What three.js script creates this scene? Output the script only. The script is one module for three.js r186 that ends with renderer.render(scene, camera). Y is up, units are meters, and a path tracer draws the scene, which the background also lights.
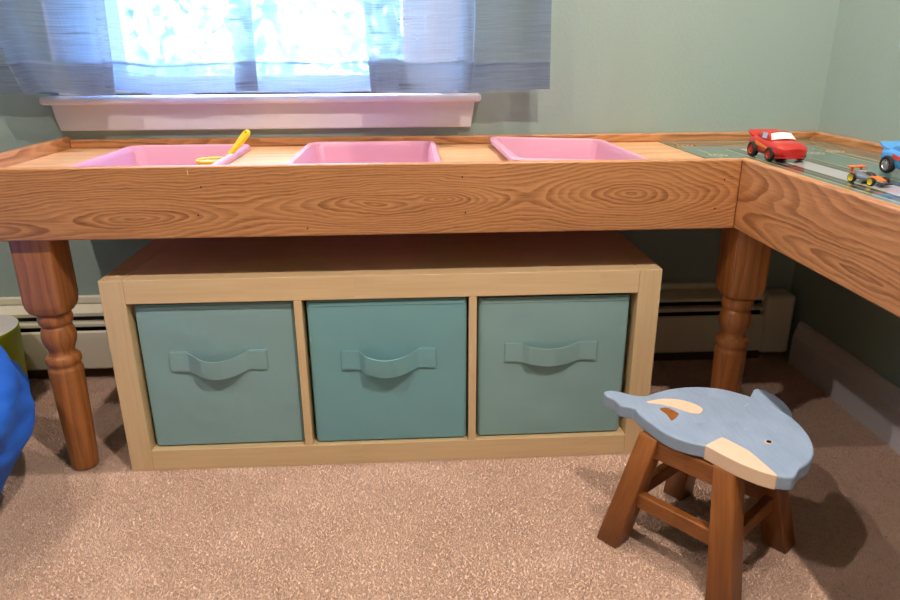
import * as THREE from 'three';
import { RoundedBoxGeometry } from 'three/addons/geometries/RoundedBoxGeometry.js';
import { mergeGeometries, mergeVertices, toCreasedNormals } from 'three/addons/utils/BufferGeometryUtils.js';
import { RectAreaLightUniformsLib } from 'three/addons/lights/RectAreaLightUniformsLib.js';
import { Sky } from 'three/addons/objects/Sky.js';

RectAreaLightUniformsLib.init();
const scene = new THREE.Scene();
const renderer = new THREE.WebGLRenderer({ antialias: true });
renderer.toneMapping = THREE.LinearToneMapping;
renderer.toneMappingExposure = 1.0;
renderer.shadowMap.enabled = true;

// ---------------------------------------------------------------- camera
const camera = new THREE.PerspectiveCamera(46.68, 1.5, 0.05, 200);
camera.position.set(0.6187, 0.8577, 1.3347);
camera.focus = 1.4; camera.userData.fStop = 5;
camera.rotation.set(-0.34366, -0.05593, -0.00449, 'YXZ');

// ---------------------------------------------------------------- sky and sun (daylight outside the window)
const sky = new Sky();
sky.scale.setScalar(1000);
const SUN = new THREE.Vector3(0.35, 0.62, 0.7).normalize();      // behind the house: no sunbeam enters the window
Object.assign(sky.material.uniforms.sunPosition, { value: SUN.clone() });
sky.material.uniforms.turbidity.value = 6;
sky.material.uniforms.rayleigh.value = 1.4;
sky.material.uniforms.mieCoefficient.value = 0.006;
sky.name = 'sky';
scene.add(sky);
scene.environmentIntensity = 10;
const sun = new THREE.DirectionalLight(0xfff4e2, 30);
sun.position.copy(SUN).multiplyScalar(20);
sun.castShadow = true;
Object.assign(sun.shadow.camera, { left: -14, right: 14, top: 14, bottom: -14, near: 1, far: 60 });
scene.add(sun);

// ceiling downlights: [x, z, candela]
const LAMPS = [[-0.5, 0.1, 4.6], [1.12, 0.1, 7.6], [-0.5, 1.25, 5.0], [1.12, 1.25, 9.0]];
const LAMP_COLOR = new THREE.Color().setRGB(1.0, 0.82, 0.70);
const CEIL = 2.42;

// ---------------------------------------------------------------- helpers
let seed = 7;
const rnd = () => ((seed = (seed * 1664525 + 1013904223) >>> 0) / 4294967296);
const hash = (x, y, s = 0) => { let n = (x * 374761393 + y * 668265263 + s * 974634777) | 0; n = Math.imul(n ^ (n >>> 13), 1274126177); return ((n ^ (n >>> 16)) >>> 0) / 4294967296; };
function vnoise(x, y, s = 0) {
  const ix = Math.floor(x), iy = Math.floor(y), fx = x - ix, fy = y - iy, u = fx * fx * (3 - 2 * fx), v = fy * fy * (3 - 2 * fy);
  const a = hash(ix, iy, s), b = hash(ix + 1, iy, s), c = hash(ix, iy + 1, s), d = hash(ix + 1, iy + 1, s);
  return (a + (b - a) * u) * (1 - v) + (c + (d - c) * u) * v;
}
const fbm = (x, y, s = 0, o = 3) => { let t = 0, a = 0.5, n = 0; for (let i = 0; i < o; i++) { t += a * vnoise(x, y, s + i); n += a; a *= 0.5; x *= 2.03; y *= 2.03; } return t / n; };
const clamp = (x, a = 0, b = 1) => Math.min(b, Math.max(a, x));
const smooth = (a, b, x) => { const t = clamp((x - a) / (b - a)); return t * t * (3 - 2 * t); };
const mix = (a, b, t) => a + (b - a) * t;

function dataTex(w, h, fn, srgb = true, sx = 1, sy = 1) {        // fn(i, j) -> [r, g, b] 0..255; the picture covers sx by sy metres
  const d = new Uint8Array(w * h * 4);
  for (let j = 0; j < h; j++) for (let i = 0; i < w; i++) {
    const c = fn(i, j), k = (j * w + i) * 4;
    d[k] = clamp(c[0], 0, 255); d[k + 1] = clamp(c[1], 0, 255); d[k + 2] = clamp(c[2], 0, 255); d[k + 3] = 255;
  }
  const t = new THREE.DataTexture(d, w, h, THREE.RGBAFormat);
  t.magFilter = THREE.LinearFilter; t.minFilter = THREE.LinearMipmapLinearFilter; t.generateMipmaps = true;
  t.wrapS = t.wrapT = THREE.RepeatWrapping; t.repeat.set(1 / sx, 1 / sy);
  if (srgb) t.colorSpace = THREE.SRGBColorSpace;
  t.needsUpdate = true;
  return t;
}
const taken = {};
function numbered(n) { const k = taken[n] = (taken[n] ?? -1) + 1; return k ? n + '_' + String(k).padStart(3, '0') : n; }
function shade(o) { o.castShadow = o.receiveShadow = true; return o; }
function part(name, geo, m, parent) { const o = shade(new THREE.Mesh(geo, m)); o.name = name; parent.add(o); return o; }
function thing(name, label, category, pos = [0, 0, 0], group) {
  const o = new THREE.Group(); o.name = numbered(name); o.position.set(...pos); o.userData = { label, category };
  if (group) o.userData.group = group;
  scene.add(o); return o;
}
function single(name, geo, m, label, category, pos = [0, 0, 0], group) {
  const o = part(numbered(name), geo, m, scene); o.position.set(...pos); o.userData = { label, category };
  if (group) o.userData.group = group;
  return o;
}
function struct(name, geo, m, label, pos = [0, 0, 0]) {
  const o = geo ? shade(new THREE.Mesh(geo, m)) : new THREE.Group();
  o.name = name; o.position.set(...pos); o.userData = { kind: 'structure' };
  if (label) { o.userData.label = label; }
  scene.add(o); return o;
}
const mat = (o) => new THREE.MeshPhysicalMaterial({ side: THREE.DoubleSide, ...o });
const rgb = (r, g, b) => new THREE.Color().setRGB(r / 255, g / 255, b / 255, THREE.SRGBColorSpace);
// uv in metres by the way a face points; the grain axis runs along u
function metreUV(g, grain = 'x') {
  const p = g.attributes.position, n = g.attributes.normal, uv = new Float32Array(p.count * 2), A = { x: 0, y: 1, z: 2 }[grain];
  for (let i = 0; i < p.count; i++) {
    const P = [p.getX(i), p.getY(i), p.getZ(i)], N = [Math.abs(n.getX(i)), Math.abs(n.getY(i)), Math.abs(n.getZ(i))];
    const f = N[0] >= N[1] && N[0] >= N[2] ? 0 : N[1] >= N[2] ? 1 : 2;
    const rest = [0, 1, 2].filter((k) => k !== f);
    let u, v;
    if (f === A) { u = P[rest[0]]; v = P[rest[1]]; } else { u = P[A]; v = P[rest.find((k) => k !== A)]; }
    uv[2 * i] = u; uv[2 * i + 1] = v;
  }
  g.setAttribute('uv', new THREE.BufferAttribute(uv, 2));
  return g;
}
// a rounded box between two corners, in the parent's space
function rbox(x0, x1, y0, y1, z0, z1, r = 0.002, grain = 'x', seg = 2) {
  const w = x1 - x0, h = y1 - y0, d = z1 - z0;
  const g = new RoundedBoxGeometry(w, h, d, seg, Math.min(r, w / 2.01, h / 2.01, d / 2.01));
  g.translate((x0 + x1) / 2, (y0 + y1) / 2, (z0 + z1) / 2);
  return metreUV(g, grain);
}
// rings of rounded rectangles stacked up: [half width, half depth, y, corner radius]
function loftRR(rings, n = 6, closeEnds = [true, true], cx = 0, cz = 0) {
  const pos = [], idx = [], per = 4 * (n + 1);
  for (const [a, b, y, r] of rings) for (let q = 0; q < 4; q++) for (let k = 0; k <= n; k++) {
    const t = (q + k / n) * Math.PI / 2, sx = q === 0 || q === 3 ? 1 : -1, sz = q < 2 ? 1 : -1;
    pos.push(cx + sx * (a - r) + r * Math.cos(t), y, cz + sz * (b - r) + r * Math.sin(t));
  }
  for (let i = 0; i + 1 < rings.length; i++) for (let k = 0; k < per; k++) {
    const a = i * per + k, b = i * per + (k + 1) % per, c = a + per, d = b + per;
    idx.push(a, c, b, b, c, d);
  }
  const cap = (i, up) => { const y = rings[i][2], c = pos.length / 3; pos.push(cx, y, cz); for (let k = 0; k < per; k++) { const a = i * per + k, b = i * per + (k + 1) % per; up ? idx.push(c, b, a) : idx.push(c, a, b); } };
  if (closeEnds[0]) cap(0, false);
  if (closeEnds[1]) cap(rings.length - 1, true);
  let g = new THREE.BufferGeometry();
  g.setAttribute('position', new THREE.Float32BufferAttribute(pos, 3)); g.setIndex(idx);
  g.setAttribute('uv', new THREE.Float32BufferAttribute(new Float32Array(pos.length / 3 * 2), 2));
  g = toCreasedNormals(g, 0.6);
  return metreUV(g, 'y');
}
// smooth closed outline from [x, z] points
function outline(pts, n = 140, tension = 0.4) {
  const c = new THREE.CatmullRomCurve3(pts.map(([x, z]) => new THREE.Vector3(x, -z, 0)), true, 'catmullrom', tension);
  return new THREE.Shape(c.getPoints(n).map((p) => new THREE.Vector2(p.x, p.y)));
}
function slab(shape, y0, y1, bevel = 0.002, steps = 1) {          // an outline standing up between two heights
  const g = new THREE.ExtrudeGeometry(shape, { depth: y1 - y0 - 2 * bevel, bevelEnabled: bevel > 0, bevelThickness: bevel, bevelSize: bevel, bevelOffset: -bevel, bevelSegments: 3, curveSegments: 8, steps });
  g.rotateX(-Math.PI / 2); g.translate(0, y0 + bevel, 0);
  return g;
}
function lathe(profile, seg = 40) { return metreUV(new THREE.LatheGeometry(profile.map(([r, y]) => new THREE.Vector2(r, y)), seg), 'y'); }
function smoothProfile(pts, n) { return new THREE.SplineCurve(pts.map(([r, y]) => new THREE.Vector2(r, y))).getPoints(n).map((p) => [Math.max(p.x, 0.0001), p.y]); }

// ---------------------------------------------------------------- wood
// plain-sawn oak: growth rings as contours round a few long centres, dark porous early wood, short pores along the grain
function oak(w, h, lx, ly, centres, light, dark, s, rings = 2.4) {
  return dataTex(w, h, (i, j) => {
    const x = i / w * lx, y = j / h * ly;
    const wx = (fbm(x * 5, y * 18, s) - 0.5) * 0.05, wy = (fbm(x * 9, y * 30, s + 9) - 0.5) * 0.014 + (fbm(x * 26, y * 60, s + 19) - 0.5) * 0.004;
    let e = 0;
    for (const [cx, cy, a, b] of centres) e += Math.exp(-2.2 * Math.hypot((x + wx - cx) / a, (y + wy - cy) / b));
    const ph = -Math.log(e + 1e-9) / 2.2 * rings + fbm(x * 3, y * 40, s + 3) * 0.5;
    const band = Math.floor(ph), t = ph - band, strong = 0.35 + 0.65 * hash(band, s, 4);
    const ring = smooth(0.1, 0.85, t) * (1 - smooth(0.93, 1.0, t)) * strong;
    const pores = smooth(0.58, 0.9, vnoise(x * 60, y * 1700, s + 5)) * (0.3 + 0.7 * ring);
    const fibre = vnoise(x * 26, y * 800, s + 6) - 0.5, tone = fbm(x * 2.2, y * 9, s + 7) - 0.5;
    const k = clamp(0.54 * ring + 0.34 * pores + 0.26 * fibre + 0.4 * tone + 0.1);
    return light.map((c, n) => mix(c, dark[n], k));
  }, true, lx, ly);
}
const OAK_L = [202, 146, 96], OAK_D = [122, 74, 40];
const T = {
  beam: oak(2048, 256, 1.56, 0.14, [[0.02, 0.02, 0.2, 0.022], [0.36, 0.045, 0.11, 0.02], [0.80, 0.062, 0.12, 0.02], [0.93, 0.07, 0.06, 0.012], [1.297, 0.078, 0.085, 0.024]], OAK_L, OAK_D, 11, 4.2),
  sideBeam: oak(2048, 256, 1.6, 0.14, [[-0.1, 0.1, 0.16, 0.03], [0.42, 0.03, 0.26, 0.022], [1.0, 0.09, 0.22, 0.02], [1.5, 0.05, 0.2, 0.024]], OAK_L, OAK_D, 31, 3.4),
  plank: oak(1024, 512, 1.1, 0.55, [[0.1, 0.1, 0.5, 0.05], [0.8, 0.3, 0.6, 0.06], [0.3, 0.5, 0.5, 0.05]], [222, 178, 132], [186, 136, 92], 51, 2.4),
  leg: oak(512, 256, 0.7, 0.3, [[0.1, 0.08, 0.4, 0.03], [0.6, 0.2, 0.4, 0.03]], [186, 121, 66], [140, 86, 43], 71, 1.6),
  stool: dataTex(512, 256, (i, j) => { const x = i / 512 * 0.4, y = j / 256 * 0.2; const k = clamp(0.5 + 0.6 * (fbm(x * 6, y * 120, 3) - 0.5) + 0.5 * (vnoise(x * 40, y * 900, 4) - 0.5) + 0.6 * (fbm(x * 14, y * 18, 5) - 0.5)); return [mix(160, 118, k), mix(102, 67, k), mix(48, 24, k)]; }, true, 0.4, 0.2),
  foil: dataTex(512, 512, (i, j) => { const x = i / 512, y = j / 512; const k = 0.5 * (vnoise(x * 6, y * 190, 2) - 0.5) + 0.5 * (fbm(x * 3, y * 40, 8) - 0.5); return [226 - 16 * k, 200 - 18 * k, 156 - 20 * k]; }, true, 0.5, 0.5),
};
// nail holes in the long front board, and one pale scratch near its top edge
for (const [x, y] of [[0.229, 0.100], [0.218, 0.047], [0.716, 0.112], [0.722, 0.044], [1.224, 0.100], [1.212, 0.044], [0.42, 0.018]]) {
  const ci = Math.round((x + 0.262) / 1.56 * 2048), cj = Math.round(y / 0.14 * 256), d = T.beam.image.data;
  for (let a = -2; a <= 2; a++) for (let b = -3; b <= 3; b++) if (a * a / 4 + b * b / 9 <= 1.1) { const k = ((cj + b) * 2048 + ci + a) * 4; d[k] = 52; d[k + 1] = 32; d[k + 2] = 22; }
}
for (let b = 0; b < 16; b++) for (let a = 0; a < 2; a++) { const k = ((226 + b) * 2048 + Math.round((0.208 + 0.262) / 1.56 * 2048) + a) * 4, d = T.beam.image.data; d[k] = 224; d[k + 1] = 212; d[k + 2] = 200; }
const M = {};
M.beam = mat({ map: T.beam, roughness: 0.42, clearcoat: 0.25, clearcoatRoughness: 0.35 });
M.sideBeam = mat({ map: T.sideBeam, roughness: 0.42, clearcoat: 0.25, clearcoatRoughness: 0.35 });
M.plank = mat({ map: T.plank, roughness: 0.42, clearcoat: 0.2, clearcoatRoughness: 0.35 });
M.leg = mat({ map: T.leg, roughness: 0.4, clearcoat: 0.25, clearcoatRoughness: 0.3 });
M.stoolWood = mat({ map: T.stool, roughness: 0.42, clearcoat: 0.2, clearcoatRoughness: 0.35 });
M.foil = mat({ map: T.foil, roughness: 0.45 });
// ---------------------------------------------------------------- paint, plastic, cloth
const stipple = dataTex(512, 512, (i, j) => { const v = 128 + 90 * (fbm(i / 7, j / 7, 21, 3) - 0.5) + 30 * (vnoise(i / 2.5, j / 2.5, 5) - 0.5); return [v, v, v]; }, false, 0.35, 0.35);
M.wall = mat({ color: rgb(149, 171, 166), roughness: 0.6, bumpMap: stipple, bumpScale: 0.0012 });
M.ceiling = mat({ color: rgb(236, 234, 228), roughness: 0.9 });
M.trim = mat({ color: rgb(216, 216, 226), roughness: 0.35 });
M.vinyl = mat({ color: rgb(236, 238, 240), roughness: 0.35 });
M.glass = mat({ color: 0xffffff, roughness: 0, transmission: 1, thickness: 0, ior: 1.5 });
M.heater = mat({ color: rgb(226, 224, 206), roughness: 0.38 });
M.heaterDark = mat({ color: rgb(40, 38, 36), roughness: 0.7, metalness: 0.4 });
M.copper = mat({ color: rgb(92, 62, 46), roughness: 0.7 });
M.pink = mat({ color: rgb(218, 162, 188), roughness: 0.36, transmission: 0.12, thickness: 0 });
M.yellow = mat({ color: rgb(244, 205, 32), roughness: 0.35 });
M.whitePlastic = mat({ color: rgb(235, 235, 232), roughness: 0.4 });
M.green = mat({ color: rgb(176, 196, 24), roughness: 0.45 });

// ---------------------------------------------------------------- the room
const ZB = -0.53, XR = 1.722, XL = -2.6, ZF = 4.2;
// carpet: backing with pile
const carpetTex = dataTex(512, 512, (i, j) => { const k = fbm(i / 3, j / 3, 61, 2) - 0.5 + 0.5 * (fbm(i / 60, j / 60, 62) - 0.5); return [216 + 20 * k, 192 + 20 * k, 172 + 20 * k]; }, true, 0.6, 0.6);
const carpetBump = dataTex(512, 512, (i, j) => { const v = 255 * fbm(i / 3, j / 3, 61, 2); return [v, v, v]; }, false, 0.6, 0.6);
M.carpet = mat({ map: carpetTex, bumpMap: carpetBump, bumpScale: 0.004, roughness: 1 });
{
  const g = new THREE.BoxGeometry(XR - XL + 0.4, 0.12, ZF - ZB + 0.4); g.translate((XR + XL) / 2, -0.0605, (ZF + ZB) / 2);
  const floor = struct('floor', metreUV(g), M.carpet, 'beige short pile carpet floor');
  // pile: bent tapered tufts over the part of the floor near the furniture
  const tg = new THREE.ConeGeometry(0.0021, 0.011, 5, 2, true);
  const tp = tg.attributes.position;
  for (let i = 0; i < tp.count; i++) { const h = tp.getY(i) / 0.011 + 0.5; if (h > 0.4) tp.setX(i, tp.getX(i) * 1.5 + h * h * 0.0022); if (h > 0.4) tp.setZ(i, tp.getZ(i) * 1.5); if (h > 0.95) { const a = i * 1.2566; tp.setX(i, 0.0022 + 0.0016 * Math.cos(a)); tp.setZ(i, 0.0016 * Math.sin(a)); } }
  tg.computeVertexNormals();
  const step = 0.0031, x0 = -0.85, x1 = 1.7, z0 = -0.5, z1 = 0.8, nx = Math.floor((x1 - x0) / step), nz = Math.floor((z1 - z0) / step);
  const im = new THREE.InstancedMesh(tg, mat({ color: 0xffffff, roughness: 1 }), nx * nz);
  const m4 = new THREE.Matrix4(), q = new THREE.Quaternion(), e = new THREE.Euler(), v = new THREE.Vector3(), sc = new THREE.Vector3(), c = new THREE.Color();
  let k = 0;
  for (let a = 0; a < nx; a++) for (let b = 0; b < nz; b++) {
    const x = x0 + (a + rnd()) * step, z = z0 + (b + rnd()) * step, lay = fbm(x * 9, z * 9, 77, 3) - 0.5;
    e.set((rnd() - 0.5) * 0.5 + lay * 1.1, rnd() * 6.28, (rnd() - 0.5) * 0.5); q.setFromEuler(e);
    const s = 0.8 + rnd() * 0.5; sc.set(s, 0.9 + rnd() * 0.16, s);
    im.setMatrixAt(k, m4.compose(v.set(x, -0.0017, z), q, sc));
    const t = rnd() + 0.12 * lay, dk = hash(a >> 1, b >> 1, 5) < 0.09 ? 0.84 : 1, f = mix(0.92, 1.06, t) * dk;
    c.setRGB(0.79 * f, 0.62 * f, 0.525 * f);
    im.setColorAt(k++, c);
  }
  im.name = 'carpet_pile'; im.userData = { kind: 'stuff', label: 'beige carpet pile' }; shade(im); floor.add(im);
}
struct('ceiling', new THREE.BoxGeometry(XR - XL + 0.4, 0.12, ZF - ZB + 0.4).translate((XR + XL) / 2, CEIL + 0.06, (ZF + ZB) / 2), M.ceiling, 'white painted ceiling');
{
  const s = new THREE.Shape([[XL - 0.15, -0.12], [XR + 0.15, -0.12], [XR + 0.15, CEIL + 0.1], [XL - 0.15, CEIL + 0.1]].map((p) => new THREE.Vector2(...p)));
  s.holes.push(new THREE.Path([[-0.15, 0.757], [-0.15, 1.84], [0.668, 1.84], [0.668, 0.757]].map((p) => new THREE.Vector2(...p))));
  const g = new THREE.ExtrudeGeometry(s, { depth: 0.14, bevelEnabled: false }); g.translate(0, 0, ZB - 0.14);
  struct('wall_back', g, M.wall, 'mint green wall with the window');
}
struct('wall_right', metreUV(new THREE.BoxGeometry(0.14, CEIL + 0.1, ZF - ZB + 0.2).translate(XR + 0.07, CEIL / 2, (ZF + ZB) / 2), 'z'), M.wall, 'mint green wall beside the track table');
struct('wall_left', metreUV(new THREE.BoxGeometry(0.14, CEIL + 0.1, ZF - ZB + 0.2).translate(XL - 0.07, CEIL / 2, (ZF + ZB) / 2), 'z'), M.wall, 'mint green wall at the far left');
struct('wall_front', metreUV(new THREE.BoxGeometry(XR - XL + 0.3, CEIL + 0.1, 0.14).translate((XR + XL) / 2, CEIL / 2, ZF + 0.07)), M.wall, 'mint green wall behind the viewer');
{ // moulded baseboard on the right wall
  const s = new THREE.Shape([[0, 0], [0.020, 0], [0.020, 0.088], [0.017, 0.094], [0.016, 0.104], [0.012, 0.112], [0.011, 0.124], [0.006, 0.130], [0, 0.130]].map((p) => new THREE.Vector2(...p)));
  const g = new THREE.ExtrudeGeometry(s, { depth: ZF - ZB - 0.085, bevelEnabled: false });
  g.scale(-1, 1, 1); g.translate(XR, 0, ZB + 0.083);
  struct('baseboard_right', toCreasedNormals(g, 0.3), M.trim, 'white moulded baseboard on the right wall');
}
// ceiling downlights
LAMPS.forEach(([x, z, cd], i) => {
  const t = thing('ceiling_downlight', ['round recessed ceiling downlight near the window wall, left one', 'round recessed ceiling downlight near the window wall, right one', 'round recessed ceiling downlight behind the viewer, left one', 'round recessed ceiling downlight behind the viewer, right one'][i], 'light', [x, CEIL, z], 'recessed ceiling downlights');
  part('trim_ring', lathe([[0.052, -0.001], [0.054, -0.008], [0.072, -0.008], [0.078, -0.003], [0.078, 0.0]], 32), M.trim, t);
  part('lens', new THREE.CylinderGeometry(0.051, 0.051, 0.003, 32).translate(0, -0.0035, 0), mat({ color: 0xffffff, emissive: LAMP_COLOR, emissiveIntensity: 2.5 }), t);
  const l = new THREE.SpotLight(LAMP_COLOR, cd, 0, 1.42, 0.5, 2);
  l.position.set(x, CEIL - 0.03, z); l.target.position.set(x, 0, z); l.castShadow = true; l.shadow.radius = 1.3; l.shadow.mapSize.set(2048, 2048);
  scene.add(l, l.target);
});

// ---------------------------------------------------------------- window
{
  const w = struct('window_1', null, null, 'white double hung window with sill and apron');
  const b = (n, ...a) => part(n, rbox(...a), M.trim, w);
  b('casing', -0.25, -0.145, 0.757, 1.93, ZB - 0.002, ZB + 0.018, 0.004);
  b('casing', 0.663, 0.772, 0.757, 1.93, ZB - 0.002, ZB + 0.018, 0.004);
  b('casing', -0.25, 0.772, 1.83, 1.94, ZB - 0.002, ZB + 0.019, 0.004);
  b('jamb', -0.15, -0.128, 0.757, 1.84, ZB - 0.14, ZB, 0.002);
  b('jamb', 0.646, 0.668, 0.757, 1.84, ZB - 0.14, ZB, 0.002);
  b('head_jamb', -0.15, 0.668, 1.818, 1.84, ZB - 0.14, ZB, 0.002);
  b('sill', -0.283, 0.802, 0.737, 0.757, ZB - 0.14, ZB + 0.052, 0.008);
  { // apron with ends cut back
    const s = new THREE.Shape([[-0.259, 0.672], [0.778, 0.672], [0.788, 0.737], [-0.271, 0.737], [-0.266, 0.70]].map((p) => new THREE.Vector2(...p)));
    part('apron', new THREE.ExtrudeGeometry(s, { depth: 0.014, bevelEnabled: true, bevelThickness: 0.003, bevelSize: 0.003, bevelOffset: -0.003, bevelSegments: 2 }).translate(0, 0, ZB + 0.001), M.trim, w);
  }
  const sash = (y0, y1, z) => {
    const s = part('sash', mergeGeometries([rbox(-0.128, -0.09, y0, y1, z, z + 0.035, 0.003), rbox(0.608, 0.646, y0, y1, z, z + 0.035, 0.003), rbox(-0.09, 0.608, y0, y0 + 0.045, z, z + 0.035, 0.003), rbox(-0.09, 0.608, y1 - 0.038, y1, z, z + 0.035, 0.003)]), M.vinyl, w);
    part('pane', new THREE.PlaneGeometry(0.70, y1 - y0 - 0.08).translate(0.259, (y0 + y1) / 2 + 0.0035, z + 0.018), M.glass, s);
  };
  sash(0.757, 1.31, ZB - 0.07);
  sash(1.275, 1.818, ZB - 0.11);
}

// ---------------------------------------------------------------- sheer curtains
const slubs = (i, j) => smooth(0.76, 0.95, vnoise(i / 190, j / 3.6, 41)) * smooth(0.45, 0.62, vnoise(i / 300, j / 14, 42));
const threads = (i, j) => 0.7 * (vnoise(i / 60, j / 2.2, 43) - 0.5) + 0.18 * (vnoise(i / 1.8, j / 40, 44) - 0.5);
const linen = dataTex(1024, 1024, (i, j) => { const k = 1 + 0.1 * threads(i, j) - 0.38 * slubs(i, j); return [144 * k, 166 * k, 190 * k]; }, true, 0.55, 0.55);
const linenAlpha = (base) => dataTex(1024, 1024, (i, j) => { const v = 255 * clamp(base + 0.16 * threads(i, j) + 0.34 * slubs(i, j), 0.15, 1); return [v, v, v]; }, false, 0.55, 0.55);
M.sheer = mat({ map: linen, alphaMap: linenAlpha(0.52), transparent: true, roughness: 1, transmission: 0.6, thickness: 0 });
M.hem = mat({ map: linen, alphaMap: linenAlpha(0.76), transparent: true, roughness: 1, transmission: 0.5, thickness: 0 });
// a hanging cloth: the same fold line at hem and rod, [x at hem, z at hem, x at rod, z at rod]
function cloth(pts, y0, y1, u0, u1, off, ny, wave = 0.004, n = 260) {
  const lo = new THREE.CatmullRomCurve3(pts.map((p) => new THREE.Vector3(p[0], 0, p[1])), false, 'centripetal');
  const hi = new THREE.CatmullRomCurve3(pts.map((p) => new THREE.Vector3(p[2], 0, p[3])), false, 'centripetal');
  const len = lo.getLength(), pos = [], uv = [], idx = [], H0 = 0.768, H1 = 1.86, a = new THREE.Vector3(), b = new THREE.Vector3(), ta = new THREE.Vector3();
  const nn = Math.max(6, Math.round(n * (u1 - u0)));
  for (let j = 0; j <= ny; j++) for (let i = 0; i <= nn; i++) {
    const u = u0 + (u1 - u0) * i / nn, y = mix(y0, y1, j / ny), t = clamp((y - H0) / (H1 - H0));
    lo.getPoint(u, a); hi.getPoint(u, b); lo.getTangent(u, ta);
    const k = Math.pow(t, 0.8), z = mix(a.z, b.z, k) - off * ta.x, x = mix(a.x, b.x, k) + off * ta.z;
    const sag = (fbm(u * 14, 3, 15) - 0.5) * 0.022 * (1 - smooth(0, 0.3, t));
    pos.push(x, y + sag, z + wave * Math.sin(u * 60 + y * 5) * (1 - t * 0.5) + 0.004 * (fbm(u * 30, y * 8, 4) - 0.5));
    uv.push(u * len, y);
  }
  for (let j = 0; j < ny; j++) for (let i = 0; i < nn; i++) { const q = j * (nn + 1) + i; idx.push(q, q + 1, q + nn + 1, q + 1, q + nn + 2, q + nn + 1); }
  const g = new THREE.BufferGeometry();
  g.setAttribute('position', new THREE.Float32BufferAttribute(pos, 3)); g.setAttribute('uv', new THREE.Float32BufferAttribute(uv, 2)); g.setIndex(idx); g.computeVertexNormals();
  return g;
}
function curtain(label, pts, hemAt) {
  const t = thing('sheer_curtain', label, 'curtain', [0, 0, 0], 'sheer curtains on the window');
  part('cloth', cloth(pts, 0.768, 1.86, 0, 1, 0, 40), M.sheer, t);
  part('bottom_hem', cloth(pts, 0.768, 0.836, 0, 1, 0.0025, 6), M.hem, t);
  part('hem_seam', cloth(pts, 0.831, 0.8375, 0, 1, -0.001, 1), M.hem, t);
  part('side_hem', cloth(pts, 0.768, 1.86, hemAt[0], hemAt[1], 0.004, 30), M.hem, t);
  return t;
}
curtain('blue sheer linen curtain gathered at the left of the window', [
  [-0.46, -0.462, -0.62, -0.44], [-0.36, -0.468, -0.57, -0.47], [-0.24, -0.460, -0.50, -0.46], [-0.215, -0.445, -0.47, -0.44], [-0.255, -0.425, -0.50, -0.425], [-0.275, -0.408, -0.52, -0.41], [-0.24, -0.398, -0.46, -0.40], [-0.16, -0.402, -0.32, -0.41], [-0.095, -0.408, -0.07, -0.415], [-0.073, -0.418, -0.045, -0.425], [-0.11, -0.432, -0.09, -0.44], [-0.19, -0.445, -0.20, -0.45], [-0.21, -0.455, -0.23, -0.46], [-0.15, -0.462, -0.17, -0.46], [-0.03, -0.452, -0.04, -0.44], [0.08, -0.444, 0.08, -0.46], [0.17, -0.448, 0.18, -0.44], [0.256, -0.440, 0.268, -0.45]], [0.962, 1]);
curtain('blue sheer linen curtain gathered at the right of the window', [
  [0.218, -0.458, 0.235, -0.46], [0.30, -0.462, 0.32, -0.44], [0.40, -0.452, 0.42, -0.46], [0.52, -0.456, 0.5, -0.45], [0.60, -0.452, 0.54, -0.46], [0.615, -0.442, 0.56, -0.45], [0.565, -0.432, 0.54, -0.43], [0.528, -0.422, 0.49, -0.42], [0.55, -0.410, 0.54, -0.41], [0.64, -0.402, 0.66, -0.405], [0.74, -0.402, 0.77, -0.40], [0.772, -0.410, 0.80, -0.41], [0.745, -0.424, 0.79, -0.43], [0.73, -0.436, 0.79, -0.44], [0.79, -0.446, 0.84, -0.45], [0.87, -0.440, 0.89, -0.44], [0.966, -0.436, 0.95, -0.44]], [0.968, 1]);
{ // tie ribbon hanging between the two curtains
  const g = new THREE.BoxGeometry(0.026, 0.30, 0.0012, 3, 12, 1), p = g.attributes.position;
  for (let i = 0; i < p.count; i++) { const y = p.getY(i); p.setX(i, p.getX(i) * (1 + 0.3 * Math.sin(y * 18)) - y * 0.19); p.setZ(i, p.getZ(i) + 0.003 * Math.sin(y * 25)); }
  g.translate(0.295, 0.985, -0.4755); g.computeVertexNormals(); metreUV(g);
  single('curtain_tie', g, M.sheer, 'narrow blue tie ribbon hanging slanted behind the right curtain', 'curtain tie');
}
{
  const t = thing('curtain_rod', 'white curtain rod above the window carrying both curtains', 'curtain rod', [0, 0, 0]);
  part('rod', new THREE.CylinderGeometry(0.009, 0.009, 1.86, 16).rotateZ(Math.PI / 2).translate(0.2, 1.8705, -0.44), M.trim, t);
  for (const x of [-0.74, 1.14]) { part('finial', new THREE.SphereGeometry(0.018, 16, 12).translate(x, 1.8705, -0.44), M.trim, t); part('bracket', rbox(x < 0 ? -0.71 : 1.095, x < 0 ? -0.695 : 1.11, 1.855, 1.88, ZB, -0.43, 0.002), M.trim, t); }
}

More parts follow.
